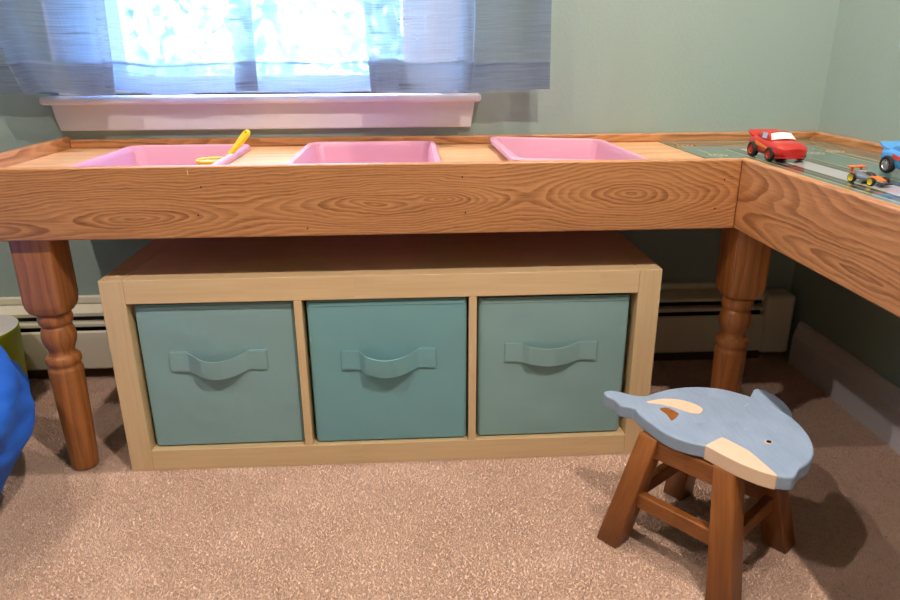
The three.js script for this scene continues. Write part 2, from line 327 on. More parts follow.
// ---------------------------------------------------------------- baseboard heater
{
  const t = thing('baseboard_heater', 'long cream metal baseboard heater on the window wall under the table', 'heater', [0, 0, ZB]);
  const x0 = -1.85, x1 = 1.63, ext = (pts, a = x0, b = x1) => toCreasedNormals(new THREE.ExtrudeGeometry(new THREE.Shape(pts.map((p) => new THREE.Vector2(...p))), { depth: b - a, bevelEnabled: false }).rotateY(Math.PI / 2).scale(1, 1, -1).translate(a, 0, 0), 0.5);
  // profiles are [depth from the wall, height]
  part('back_plate', ext([[0, 0.03], [0.006, 0.03], [0.006, 0.205], [0.012, 0.212], [0.012, 0.226], [0, 0.228]]), M.heater, t);
  part('top_cover', ext([[0.006, 0.206], [0.046, 0.202], [0.056, 0.196], [0.056, 0.187], [0.053, 0.187], [0.052, 0.194], [0.045, 0.199], [0.006, 0.202]]), M.heater, t);
  part('damper', ext([[0.042, 0.172], [0.060, 0.169], [0.062, 0.166], [0.062, 0.159], [0.059, 0.159], [0.059, 0.166], [0.042, 0.169]]), M.heater, t);
  part('front_panel', ext([[0.056, 0.145], [0.062, 0.147], [0.067, 0.143], [0.069, 0.13], [0.069, 0.040], [0.062, 0.034], [0.062, 0.037], [0.066, 0.042], [0.066, 0.13], [0.063, 0.141]]), M.heater, t);
  part('element', ext([[0.008, 0.05], [0.044, 0.05], [0.044, 0.188], [0.008, 0.188]]), M.heaterDark, t);
  part('bottom_strip', ext([[0.0, 0.0], [0.045, 0.0], [0.045, 0.03], [0.0, 0.03]]), M.copper, t);
  part('end_cap', rbox(1.615, 1.70, 0.028, 0.205, 0.0, 0.076, 0.012, 'x', 4), M.heater, t);
  part('joint_strip', rbox(-0.62, -0.59, 0.036, 0.148, 0.06, 0.0715, 0.001), M.heater, t);
}

// ---------------------------------------------------------------- the L shaped oak play table
const YT = 0.6605, YS = 0.6285, YU = 0.5245;         // lip top, table surface, apron bottom
const TUBS = [[0.076, -0.262, 0.298, 0.40], [0.523, -0.285, 0.322, 0.405], [0.972, -0.28, 0.296, 0.40]];   // centre x, z, width, depth
{
  const t = thing('play_table', 'L shaped oak play table with turned legs along two walls', 'table', [0, 0, 0]);
  const beamG = rbox(-0.262, 1.2555, YU, YT, 0.0045, 0.024, 0.0035, 'x', 3);
  { const uv = beamG.attributes.uv; for (let i = 0; i < uv.count; i++) uv.setXY(i, uv.getX(i) + 0.262, uv.getY(i) - YU + 0.003); }
  part('front_board', beamG, M.beam, t);
  const sideG = rbox(1.2565, 1.2755, YU, YT, 0.0045, 1.55, 0.0035, 'z', 3);
  { const uv = sideG.attributes.uv; for (let i = 0; i < uv.count; i++) uv.setY(i, uv.getY(i) - YU + 0.003); }
  part('front_board', sideG, M.sideBeam, t);
  part('end_board', rbox(-0.2625, -0.243, YU, YT - 0.004, ZB + 0.001, 0.004, 0.003, 'z'), M.sideBeam, t);
  part('end_board', rbox(1.276, XR - 0.002, YU, YT, 1.531, 1.55, 0.003, 'x'), M.beam, t);
  part('back_lip', rbox(-0.2425, XR - 0.002, YS, YT - 0.010, ZB + 0.001, ZB + 0.019, 0.004, 'x'), M.sideBeam, t);
  part('back_lip', rbox(XR - 0.021, XR - 0.002, YS, YT - 0.010, ZB + 0.0195, 1.53, 0.004, 'z'), M.sideBeam, t);
  const s = new THREE.Shape([[-0.2425, -ZB - 0.001], [XR - 0.002, -ZB - 0.001], [XR - 0.002, -1.53], [1.276, -1.53], [1.276, -0.0043], [-0.2425, -0.0043]].map((p) => new THREE.Vector2(...p)));
  for (const [x, z, w, d] of TUBS) { const a = w / 2 - 0.013, b = d / 2 - 0.013; s.holes.push(new THREE.Path([[x - a, -z - b], [x - a, -z + b], [x + a, -z + b], [x + a, -z - b]].map((p) => new THREE.Vector2(...p)))); }
  const top = new THREE.ExtrudeGeometry(s, { depth: 0.018, bevelEnabled: false }).rotateX(-Math.PI / 2).translate(0, YS - 0.018, 0);
  part('tabletop', metreUV(top, 'x'), M.plank, t);
  // legs: square block with rounded shoulders, then turned
  const prof = [[0.0305, 0.364], [0.0345, 0.358], [0.0362, 0.349], [0.0345, 0.340], [0.0296, 0.335], [0.0330, 0.328], [0.0362, 0.314], [0.0350, 0.300], [0.0305, 0.288], [0.0272, 0.279], [0.0290, 0.271], [0.0355, 0.266], [0.0378, 0.258], [0.0358, 0.251], [0.0332, 0.2475], [0.0340, 0.243], [0.0366, 0.237], [0.0364, 0.222], [0.0338, 0.115], [0.0302, 0.006], [0.0288, 0.0], [0.0001, 0.0]];
  const turned = lathe([...smoothProfile(prof.slice(0, -3), 90), ...prof.slice(-3)].map(([r, y]) => [r * 0.91, y]), 40);
  const block = loftRR([[0.0275, 0.0275, 0.362, 0.0274], [0.034, 0.034, 0.3645, 0.022], [0.0368, 0.0368, 0.370, 0.015], [0.0378, 0.0378, 0.379, 0.008], [0.0382, 0.0382, 0.392, 0.003], [0.0382, 0.0382, 0.611, 0.003]], 6);
  const legG = mergeGeometries([turned.toNonIndexed(), block.index ? block.toNonIndexed() : block].map((g) => { for (const k of Object.keys(g.attributes)) if (!['position', 'normal', 'uv'].includes(k)) g.deleteAttribute(k); return g; }));
  for (const [x, z] of [[-0.112, -0.034], [1.3145, -0.034], [1.3145, 1.47], [1.64, 1.47]]) { const l = part('leg', legG, M.leg, t); l.position.set(x, 0, z); l.rotation.y = (x * 7 + z * 3 > 3) ? Math.PI / 2 : 0; }
}

// ---------------------------------------------------------------- pink tubs let into the table
TUBS.forEach(([x, z, w, d], i) => {
  const a = w / 2, b = d / 2, h = 0.095, rim = 0.0135;
  const t = single('tub', loftRR([[a - 0.034, b - 0.034, -h, 0.03], [a - 0.024, b - 0.024, -h + 0.008, 0.03], [a - 0.0165, b - 0.0165, -0.001, 0.026], [a - 0.0155, b - 0.0155, rim - 0.004, 0.026], [a - 0.002, b - 0.002, rim - 0.0045, 0.03], [a - 0.001, b - 0.001, 0.001, 0.03], [a, b, 0.001, 0.03], [a + 0.0005, b + 0.0005, rim - 0.004, 0.03], [a - 0.002, b - 0.002, rim - 0.0005, 0.029], [a - 0.006, b - 0.006, rim, 0.027], [a - 0.013, b - 0.013, rim - 0.0005, 0.024], [a - 0.016, b - 0.016, rim - 0.005, 0.023], [a - 0.0185, b - 0.0185, -0.001, 0.023], [a - 0.026, b - 0.026, -h + 0.010, 0.027], [a - 0.036, b - 0.036, -h + 0.002, 0.028]], 6, [true, true]),
    M.pink, ['pink plastic tub in the table with a yellow scoop in it', 'pink plastic tub in the middle of the table', 'pink plastic tub tilted in the table next to the road mat'][i], 'tub', [x, YS, z], 'pink tubs let into the table');
  if (i === 2) { t.rotation.z = -0.035; t.rotation.y = 0.02; t.position.y += 0.0055; }
});
{ // yellow scoop leaning on the rim of the first tub
  const t = thing('scoop', 'yellow plastic scoop leaning on the rim of the left pink tub', 'scoop', [0.170, YS, -0.29]);
  part('bowl', lathe(smoothProfile([[0.001, -0.0895], [0.022, -0.088], [0.030, -0.076], [0.033, -0.045], [0.035, -0.002]], 24), 36), M.yellow, t);
  part('bowl_lining', lathe(smoothProfile([[0.001, -0.0865], [0.021, -0.085], [0.028, -0.074], [0.0315, -0.045], [0.0335, -0.0025]], 24), 36), M.whitePlastic, t);
  part('bowl_rim', new THREE.TorusGeometry(0.0345, 0.0026, 10, 48).rotateX(Math.PI / 2).translate(0, -0.0015, 0), M.yellow, t);
  // flat handle with a hole near its end
  const s = new THREE.Shape(); s.moveTo(0, -0.006); s.lineTo(0.03, -0.0065); s.bezierCurveTo(0.05, -0.010, 0.065, -0.0112, 0.076, -0.0095); s.bezierCurveTo(0.086, -0.006, 0.086, 0.006, 0.076, 0.0095); s.bezierCurveTo(0.065, 0.0112, 0.05, 0.010, 0.03, 0.0065); s.lineTo(0, 0.006); s.closePath();
  const ho = new THREE.Path(); ho.absarc(0.0745, 0, 0.0032, 0, Math.PI * 2, true); s.holes.push(ho);
  const hg = new THREE.ExtrudeGeometry(s, { depth: 0.004, bevelEnabled: true, bevelThickness: 0.0022, bevelSize: 0.002, bevelOffset: -0.002, bevelSegments: 3, curveSegments: 16 }).rotateX(-0.9);
  const h = part('handle', hg, M.yellow, t);
  h.position.set(0.034, 0.0, 0.0); h.rotation.set(0, 0, 0.84);
}

// ---------------------------------------------------------------- cube shelf under the table
const SW = 1.1306, SH = 0.4354, TV = 0.0502, TS = 0.0468, CW = 0.335, DV = 0.016;
{
  const t = thing('cube_shelf', 'long low cream three cube shelf on its side under the table', 'shelf', [0, 0, 0]);
  const Z0 = -0.39;
  part('side_panel', rbox(0, TS, 0, SH, Z0, 0, 0.0016, 'y'), M.foil, t);
  part('side_panel', rbox(SW - TS, SW, 0, SH, Z0, 0, 0.0016, 'y'), M.foil, t);
  part('top_panel', rbox(TS + 0.0003, SW - TS - 0.0003, SH - TV, SH, Z0, -0.0004, 0.0016, 'x'), M.foil, t);
  part('bottom_panel', rbox(TS + 0.0003, SW - TS - 0.0003, 0, TV, Z0, -0.0004, 0.0016, 'x'), M.foil, t);
  for (const x of [TS + CW - 0.005, TS + 2 * CW + DV]) part('divider', rbox(x, x + DV, TV, SH - TV, Z0, -0.0008, 0.001, 'y'), M.foil, t);
}
// fabric bins
const weave = dataTex(256, 256, (i, j) => { const v = 128 + 60 * (((i >> 1) + (j >> 1)) % 2 ? 1 : -1) * vnoise(i / 3, j / 9, 3) + 50 * (vnoise(i / 9, j / 1.5, 6) - 0.5); return [v, v, v]; }, false, 0.12, 0.12);
const BIN = [
  { x: TS + CW / 2 + 0.000, w: 0.320, h: 0.327, z: -0.016, c: [140, 180, 186], bow: 0.020, sag: 0.014, fold: 0.5, y: 0.202, hx: -0.003, label: 'grey teal fabric bin with a drooping handle in the left cube', rot: 0.004 },
  { x: TS + CW * 1.5 + DV - 0.001, w: 0.329, h: 0.329, z: -0.011, c: [124, 178, 188], bow: 0.024, sag: 0.013, fold: 0.25, y: 0.198, hx: 0.0, label: 'bright teal fabric bin in the middle cube', rot: -0.003 },
  { x: TS + CW * 2.5 + 2 * DV - 0.003, w: 0.319, h: 0.326, z: -0.014, c: [140, 180, 184], bow: 0.015, sag: 0.008, fold: 0.22, y: 0.204, hx: -0.005, label: 'grey teal fabric bin in the right cube behind the stool', rot: 0.004 }];
BIN.forEach((B, k) => {
  const m = mat({ color: rgb(...B.c), roughness: 0.95, bumpMap: weave, bumpScale: 0.0006, sheen: 0.3, sheenRoughness: 0.6, sheenColor: rgb(...B.c) });
  const t = thing('fabric_bin', B.label, 'bin', [B.x, TV + 0.0003, B.z], 'fabric bins in the cube shelf');
  t.rotation.z = 0; t.rotation.y = B.rot;
  const a = B.w / 2, dd = 0.165, cz = -dd;
  const g = loftRR([[a - 0.006, dd - 0.006, 0, 0.006], [a - 0.001, dd - 0.001, 0.003, 0.007], [a, dd, 0.01, 0.007], [a, dd, B.h - 0.004, 0.007], [a - 0.002, dd - 0.002, B.h, 0.006], [a - 0.004, dd - 0.004, B.h - 0.003, 0.005], [a - 0.004, dd - 0.004, 0.006, 0.005]], 5, [true, true], 0, cz);
  part('body', g, m, t);
  // the front cloth, a little slack, with a turned hem at the top
  const pg = new THREE.PlaneGeometry(B.w - 0.012, B.h - 0.008, 60, 60), p = pg.attributes.position;
  for (let i = 0; i < p.count; i++) { const X = p.getX(i) / (B.w / 2), Y = p.getY(i) / (B.h / 2), e = (1 - X ** 6) * (1 - Y ** 6); p.setZ(i, 0.0008 + e * (0.0018 + 0.0035 * (fbm(X * 2.2 + k * 9, Y * 2.6, 91) - 0.5) + 0.0014 * Math.sin((X * 0.6 + Y) * 7 + k) * fbm(X * 3, Y * 3, k + 8))); }
  pg.computeVertexNormals(); pg.translate(0, B.h / 2, 0); metreUV(pg);
  part('front_cloth', pg, m, t);
  part('top_hem', rbox(-a + 0.005, a - 0.005, B.h - 0.012, B.h - 0.003, -0.001, 0.0026, 0.0015), m, t);
  // handle: one strap, its ends sewn flat, the middle bowed out and hanging
  const hw = 0.098, sh = 0.0205, n = 72, pos = [], idx = [];
  const path = (s) => {
    const ax = Math.abs(s), inn = clamp((0.062 - ax) / 0.062), skew = s < 0 ? B.fold : 0.75;
    const out = inn > 0 ? Math.pow(Math.sin(Math.min(1, inn / (skew * 1.3)) * Math.PI / 2), 1.3) : 0;
    return [0.0052 + B.bow * out, -B.sag * Math.pow(inn > 0 ? Math.sin(inn * Math.PI / 2) : 0, 1.2)];
  };
  for (let i = 0; i <= n; i++) { const s = -hw + 2 * hw * i / n, [z, y] = path(s); for (const [dy, dz] of [[sh, 0], [sh, 0.0028], [0, 0.0032], [-sh, 0.0028], [-sh, 0], [0, 0]]) pos.push(s, y + dy + 0.0006 * Math.sin(s * 120), z + dz + (dy < 0 ? -0.15 : 0.05) * (z - 0.005) * Math.abs(dy) / sh); }
  for (let i = 0; i < n; i++) for (let q = 0; q < 6; q++) { const A = i * 6 + q, C = i * 6 + (q + 1) % 6; idx.push(A, C, A + 6, C, C + 6, A + 6); }
  idx.push(0, 2, 1, 0, 5, 2, 5, 3, 2, 5, 4, 3); { const o = n * 6; idx.push(o, o + 1, o + 2, o, o + 2, o + 5, o + 5, o + 2, o + 3, o + 5, o + 3, o + 4); }
  let hg = new THREE.BufferGeometry(); hg.setAttribute('position', new THREE.Float32BufferAttribute(pos, 3)); hg.setIndex(idx);
  hg.setAttribute('uv', new THREE.Float32BufferAttribute(new Float32Array(pos.length / 3 * 2), 2));
  hg = metreUV(toCreasedNormals(hg, 0.9));
  const h = part('handle', hg, m, t); h.position.set(B.hx, B.y, -0.001);
  // sewn end patches with a row of stitches
  for (const sx of [-1, 1]) {
    const pch = part('handle_patch', rbox(sx > 0 ? 0.062 : -0.1, sx > 0 ? 0.1 : -0.062, -sh - 0.0015, sh + 0.0015, 0, 0.0046, 0.001), m, t); pch.position.set(B.hx, B.y, -0.001);
  }
});

// ---------------------------------------------------------------- whale stool
{
  const C = [1.13, 0, 0.30];
  const t = thing('step_stool', 'small wooden stool with a blue whale shaped seat', 'stool', C);
  const body = [[-0.155, -0.127], [-0.142, -0.133], [-0.125, -0.126], [-0.103, -0.111], [-0.083, -0.107], [-0.058, -0.118], [-0.029, -0.13], [0.004, -0.136], [0.035, -0.136], [0.069, -0.126], [0.092, -0.110], [0.115, -0.086], [0.133, -0.052], [0.146, -0.018], [0.1495, 0.01], [0.145, 0.05], [0.134, 0.084], [0.12, 0.109], [0.098, 0.132], [0.076, 0.147], [0.063, 0.162], [0.052, 0.168], [0.032, 0.162], [0.012, 0.148], [-0.008, 0.125], [-0.025, 0.099], [-0.039, 0.074], [-0.061, 0.061], [-0.08, 0.045], [-0.095, 0.023], [-0.103, 0.001], [-0.111, -0.021], [-0.116, -0.042], [-0.117, -0.057], [-0.122, -0.063], [-0.139, -0.072], [-0.145, -0.095], [-0.156, -0.113]];
  const paint = dataTex(512, 512, (i, j) => { const n = fbm(i / 40, j / 90, 33, 4) - 0.5, f = vnoise(i / 2, j / 30, 34) - 0.5; const k = 20 * n + 8 * f, chip = smooth(0.80, 0.86, fbm(i / 9, j / 9, 35, 3)) * 30; return [140 + k + chip, 164 + k + chip * 0.8, 192 + k + chip * 0.6]; }, true, 0.35, 0.35);
  const blue = mat({ map: paint, roughness: 0.5, clearcoat: 0.15, clearcoatRoughness: 0.5 });
  const cream = mat({ color: rgb(224, 200, 174), roughness: 0.5, bumpMap: stipple, bumpScale: 0.0006 });
  part('seat', metreUV(slab(outline(body, 220), 0.2255, 0.25, 0.0035)), blue, t);
  part('dorsal_fin', metreUV(slab(outline([[0.102, -0.082], [0.114, -0.098], [0.128, -0.117], [0.139, -0.131], [0.148, -0.133], [0.158, -0.124], [0.166, -0.106], [0.170, -0.075], [0.166, -0.045], [0.157, -0.020], [0.147, -0.006], [0.125, -0.04]], 80), 0.2225, 0.2435, 0.003)), blue, t);
  part('belly_patch', slab(outline([[-0.0405, 0.0715], [-0.02, 0.058], [-0.002, 0.049], [0.012, 0.072], [0.023, 0.094], [0.029, 0.128], [0.033, 0.1628], [0.0115, 0.1489], [-0.0087, 0.1259], [-0.0257, 0.0998], [-0.0383, 0.077]], 90, 0.3), 0.2252, 0.2506, 0.0012), cream, t);
  part('back_stripe', slab(outline([[-0.09, -0.080], [-0.054, -0.091], [-0.022, -0.084], [-0.002, -0.065], [0.003, -0.047], [-0.009, -0.032], [-0.025, -0.036], [-0.041, -0.052], [-0.062, -0.068]], 80), 0.249, 0.2506, 0.0004), cream, t);
  part('worn_patch', slab(outline([[-0.073, -0.054], [-0.059, -0.058], [-0.050, -0.045], [-0.046, -0.034], [-0.056, -0.020], [-0.067, -0.012], [-0.068, -0.033]], 60), 0.249, 0.2504, 0.0003), M.stoolWood, t);
  const eye = part('eye', new THREE.CylinderGeometry(0.0058, 0.0062, 0.0012, 24).translate(0.066, 0.2504, 0.069), cream, t);
  part('pupil', new THREE.CylinderGeometry(0.0042, 0.0044, 0.0012, 24).translate(0.0668, 0.2508, 0.0686), mat({ color: rgb(18, 18, 20), roughness: 0.3 }), eye);
  // splayed square legs
  const dirs = [-3.02, 1.66, 0.10, -1.42], feet = [], tops = [];
  const R0 = 0.152, R1 = 0.096;
  for (const th of dirs) {
    const f = new THREE.Vector3(Math.cos(th) * R0, 0, Math.sin(th) * R0), u = new THREE.Vector3(Math.cos(th) * R1, 0.2256, Math.sin(th) * R1);
    feet.push(f); tops.push(u);
    const e1 = new THREE.Vector3(Math.cos(th + Math.PI / 4), 0, Math.sin(th + Math.PI / 4)), e2 = new THREE.Vector3(-e1.z, 0, e1.x);
    const g = new RoundedBoxGeometry(0.044, 1, 0.044, 3, 0.0035), p = g.attributes.position;
    for (let i = 0; i < p.count; i++) {
      const k = p.getY(i) + 0.5, s = mix(1, 0.86, k), P = f.clone().lerp(u, k).addScaledVector(e1, p.getX(i) * s).addScaledVector(e2, p.getZ(i) * s);
      p.setXYZ(i, P.x, P.y, P.z);
    }
    g.computeVertexNormals(); metreUV(toCreasedNormals(g, 0.7), 'y');
    const gg = toCreasedNormals(g, 0.7); metreUV(gg, 'y');
    part('leg', gg, M.stoolWood, t);
  }
  const rail = (name, i, j, k, w, d) => {
    const a = feet[i].clone().lerp(tops[i], k), b = feet[j].clone().lerp(tops[j], k), L = a.distanceTo(b) - 0.024;
    const g = metreUV(new RoundedBoxGeometry(L, w, d, 2, 0.0025), 'x');
    const o = part(name, g, M.stoolWood, t);
    o.position.copy(a).add(b).multiplyScalar(0.5); o.rotation.y = -Math.atan2(b.z - a.z, b.x - a.x);
  };
  for (let i = 0; i < 4; i++) { rail('stretcher', i, (i + 1) % 4, 0.44, 0.029, 0.017); rail('apron', i, (i + 1) % 4, 0.90, 0.036, 0.019); }
}

// ---------------------------------------------------------------- road mat and toy cars
const MY = YS + 0.0035;
{
  const X0 = 1.2775, X1 = 1.698, Z0 = -0.509, Z1 = 1.528, PW = 512, PH = 2048;
  const c = document.createElement('canvas'); c.width = PW; c.height = PH;
  const g = c.getContext('2d'), px = (x) => (x - X0) / (X1 - X0) * PW, pz = (z) => (z - Z0) / (Z1 - Z0) * PH, S = PW / (X1 - X0);
  g.fillStyle = 'rgb(88,120,112)'; g.fillRect(0, 0, PW, PH);
  for (let i = 0; i < 60; i++) { g.fillStyle = i % 2 ? 'rgba(102,134,122,0.3)' : 'rgba(76,108,102,0.3)'; g.fillRect(rnd() * PW, rnd() * PH, 20 + rnd() * 60, 40 + rnd() * 120); }
  const road = (x, w, col) => { g.fillStyle = col; g.fillRect(px(x), pz(-0.33), w * S, PH); };
  road(1.383, 0.034, 'rgb(50,52,58)'); road(1.3975, 0.005, 'rgb(120,118,120)'); road(1.417, 0.052, 'rgb(190,190,198)'); road(1.469, 0.034, 'rgb(50,52,58)'); road(1.4835, 0.005, 'rgb(120,118,120)');
  for (const x of [1.380, 1.4145, 1.4665, 1.5015]) road(x, 0.0032, 'rgb(214,202,92)');
  for (const x of [1.310, 1.595]) { road(x, 0.004, 'rgb(205,196,96)'); }
  road(1.60, 0.02, 'rgb(74,78,82)'); road(1.618, 0.003, 'rgb(205,196,96)');
  g.lineWidth = 0.0035 * S;
  g.strokeStyle = 'rgb(214,202,92)'; g.strokeRect(px(1.30), pz(-0.47), 0.36 * S, (0.045) / (Z1 - Z0) * PH);
  const ring = (x, z, r) => { for (const [k, col] of [[1, 'rgb(70,74,78)'], [0.82, 'rgb(208,196,96)'], [0.6, 'rgb(84,88,92)'], [0.42, 'rgb(196,196,196)'], [0.2, 'rgb(60,62,66)']]) { g.fillStyle = col; g.beginPath(); g.ellipse(px(x), pz(z), r * k * S, r * k * PH / (Z1 - Z0), 0, 0, 7); g.fill(); } };
  ring(1.311, -0.41, 0.026); ring(1.322, -0.235, 0.027); ring(1.556, -0.245, 0.026); ring(1.618, -0.27, 0.026); ring(1.63, 0.2, 0.03); ring(1.32, 0.35, 0.03);
  for (let k = 0; k < 5; k++) { g.fillStyle = ['rgb(178,92,62)', 'rgb(90,120,170)', 'rgb(188,176,120)'][k % 3]; g.fillRect(px(1.53 + 0.02 * (k % 2)), pz(0.1 + k * 0.28), 0.04 * S, 0.05 / (Z1 - Z0) * PH); }
  const tex = new THREE.CanvasTexture(c); tex.colorSpace = THREE.SRGBColorSpace; tex.flipY = false;
  const geo = new RoundedBoxGeometry(X1 - X0, 0.003, Z1 - Z0, 2, 0.0008); geo.translate((X0 + X1) / 2, YS + 0.0018, (Z0 + Z1) / 2);
  const p = geo.attributes.position, uv = geo.attributes.uv;
  for (let i = 0; i < p.count; i++) uv.setXY(i, (p.getX(i) - X0) / (X1 - X0), (p.getZ(i) - Z0) / (Z1 - Z0));
  single('road_mat', geo, mat({ map: tex, roughness: 0.35, clearcoat: 1, clearcoatRoughness: 0.04 }), 'glossy green mat printed with roads on the right table', 'play mat');
}
// body lofted along the car's length: [z, half width, y bottom, y top, squareness]
function carBody(secs, n = 28) {
  const pos = [], idx = [];
  for (const [z, w, y0, y1, e] of secs) for (let k = 0; k < n; k++) {
    const a = k / n * Math.PI * 2, c = Math.cos(a), s = Math.sin(a), p = 2 / e;
    pos.push(w * Math.sign(c) * Math.abs(c) ** p, (y0 + y1) / 2 + (y1 - y0) / 2 * Math.sign(s) * Math.abs(s) ** p, z);
  }
  for (let i = 0; i + 1 < secs.length; i++) for (let k = 0; k < n; k++) { const a = i * n + k, b = i * n + (k + 1) % n; idx.push(a, b, a + n, b, b + n, a + n); }
  for (const i of [0, secs.length - 1]) { const c = pos.length / 3; pos.push(0, (secs[i][2] + secs[i][3]) / 2, secs[i][0]); for (let k = 0; k < n; k++) { const a = i * n + k, b = i * n + (k + 1) % n; i ? idx.push(c, a, b) : idx.push(c, b, a); } }
  const g = new THREE.BufferGeometry(); g.setAttribute('position', new THREE.Float32BufferAttribute(pos, 3)); g.setIndex(idx);
  return toCreasedNormals(g, 0.7);
}
const rubber = mat({ color: rgb(26, 26, 28), roughness: 0.7 });
function wheel(parent, x, y, z, r, w, rimMat, spokes = 8, q = 0.62) {
  const s = Math.sign(x), wh = part('wheel', new THREE.LatheGeometry([[r * q, -w / 2], [r * Math.max(0.8, q + 0.06), -w / 2], [r * 0.96, -w * 0.42], [r, -w * 0.25], [r, w * 0.25], [r * 0.96, w * 0.42], [r * Math.max(0.8, q + 0.06), w / 2], [r * q, w / 2], [r * q, -w / 2]].map((p) => new THREE.Vector2(...p)), 28).rotateZ(Math.PI / 2), rubber, parent);
  wh.position.set(x, y, z);
  const gs = [new THREE.LatheGeometry([[r * (q + 0.02), -w * 0.4], [r * (q + 0.02), w * 0.46], [r * 0.56, w * 0.46], [r * 0.54, w * 0.2], [r * 0.2, w * 0.12], [0.0001, w * 0.12]].map((p) => new THREE.Vector2(...p)), 28).rotateZ(-Math.PI / 2 * s)];
  for (let k = 0; k < spokes; k++) gs.push(new THREE.BoxGeometry(w * 0.12, r * 0.5, r * 0.11).translate(s * w * 0.3, r * 0.3, 0).rotateX(k / spokes * Math.PI * 2));
  gs.push(new THREE.CylinderGeometry(r * 0.14, r * 0.16, w * 0.3, 14).rotateZ(Math.PI / 2).translate(s * w * 0.26, 0, 0));
  part('wheel_rim', mergeGeometries(gs.map((g) => g.index ? g.toNonIndexed() : g)), rimMat, wh);
}
function sportsCar(t, col, rimMat, stripe, screenMat) {
  const paint = mat({ color: col, roughness: 0.3, clearcoat: 0.8, clearcoatRoughness: 0.1 });
  part('body', carBody([[-0.064, 0.026, 0.020, 0.042, 4], [-0.060, 0.034, 0.012, 0.047, 4], [-0.045, 0.0375, 0.010, 0.047, 4], [-0.02, 0.0350, 0.008, 0.044, 4], [0.005, 0.0350, 0.008, 0.042, 4], [0.03, 0.0375, 0.008, 0.041, 3.6], [0.048, 0.037, 0.008, 0.0385, 3.4], [0.059, 0.033, 0.009, 0.0345, 3.0], [0.066, 0.024, 0.011, 0.028, 2.6]]), paint, t);
  part('cabin', carBody([[-0.054, 0.024, 0.036, 0.047, 3], [-0.036, 0.0275, 0.036, 0.0555, 3.4], [-0.012, 0.0285, 0.036, 0.0585, 3.8], [0.000, 0.0285, 0.036, 0.0580, 3.8], [0.010, 0.0285, 0.036, 0.0520, 3.8], [0.022, 0.0275, 0.036, 0.0425, 3.8]]), paint, t);
  // plain windscreen, a thin curved sheet on the cabin's sloping front
  const sg = new THREE.BoxGeometry(0.050, 0.0185, 0.0012, 14, 4, 1), sp = sg.attributes.position;
  for (let i = 0; i < sp.count; i++) { const X = sp.getX(i) / 0.025; sp.setZ(i, sp.getZ(i) - 0.0035 * X * X); sp.setX(i, sp.getX(i) * (1 - 0.10 * (sp.getY(i) / 0.0095))); }
  sg.computeVertexNormals(); const sc = part('windscreen', sg, screenMat, t); sc.position.set(0, 0.0508, 0.0148); sc.rotation.x = -0.86;
  for (const s of [-1, 1]) {
    const w = part('side_window', rbox(-0.0005, 0.0005, -0.006, 0.006, -0.009, 0.009, 0.0004), mat({ color: rgb(168, 186, 214), roughness: 0.2 }), t); w.position.set(s * 0.0282, 0.0495, -0.008); w.rotation.z = s * 0.18;
    if (stripe) { const g = new THREE.BoxGeometry(0.0012, 0.006, 0.05, 1, 1, 10), p = g.attributes.position; for (let i = 0; i < p.count; i++) { const k = p.getZ(i) / 0.025; p.setY(i, p.getY(i) * (1 - 0.5 * k) - 0.004 * k); } const o = part('side_stripe', g, mat({ color: stripe, roughness: 0.35 }), t); o.position.set(s * 0.0358, 0.029, -0.005); }
    wheel(t, s * 0.0345, 0.0165, -0.0385, 0.0165, 0.013, rimMat); wheel(t, s * 0.0345, 0.0148, 0.0335, 0.0148, 0.012, rimMat);
  }
  part('spoiler', carBody([[-0.071, 0.034, 0.0535, 0.056, 5], [-0.066, 0.035, 0.0485, 0.0555, 5], [-0.058, 0.035, 0.043, 0.052, 5], [-0.046, 0.033, 0.041, 0.0465, 4]]), paint, t);
  part('bumper', carBody([[0.050, 0.034, 0.007, 0.013, 4], [0.062, 0.028, 0.007, 0.013, 4], [0.068, 0.017, 0.008, 0.0125, 3]]), paint, t);
  const lampM = mat({ color: rgb(235, 215, 190), roughness: 0.2 });
  for (const s of [-1, 1]) part('headlight', new THREE.SphereGeometry(0.0042, 12, 8).scale(1.2, 0.7, 0.7).translate(s * 0.024, 0.0235, 0.0595), lampM, t);
}
const chrome = mat({ color: rgb(190, 190, 190), roughness: 0.25, metalness: 0.8 });
{
  const t = thing('toy_car', 'shiny red toy race car with black tyres on the road mat', 'toy car', [1.425, MY, -0.172]);
  sportsCar(t, rgb(182, 28, 18), mat({ color: rgb(200, 52, 24), roughness: 0.35 }), rgb(226, 130, 40), mat({ color: rgb(240, 238, 234), roughness: 0.3 }));
  t.rotation.y = 0.05;
}
{
  const t = thing('toy_car', 'light blue toy race car with chrome wheels on the road mat', 'toy car', [1.580, MY, 0.065]);
  sportsCar(t, rgb(70, 150, 214), chrome, rgb(190, 70, 60), mat({ color: rgb(40, 46, 54), roughness: 0.2 }));
  t.rotation.y = 0.12;
}
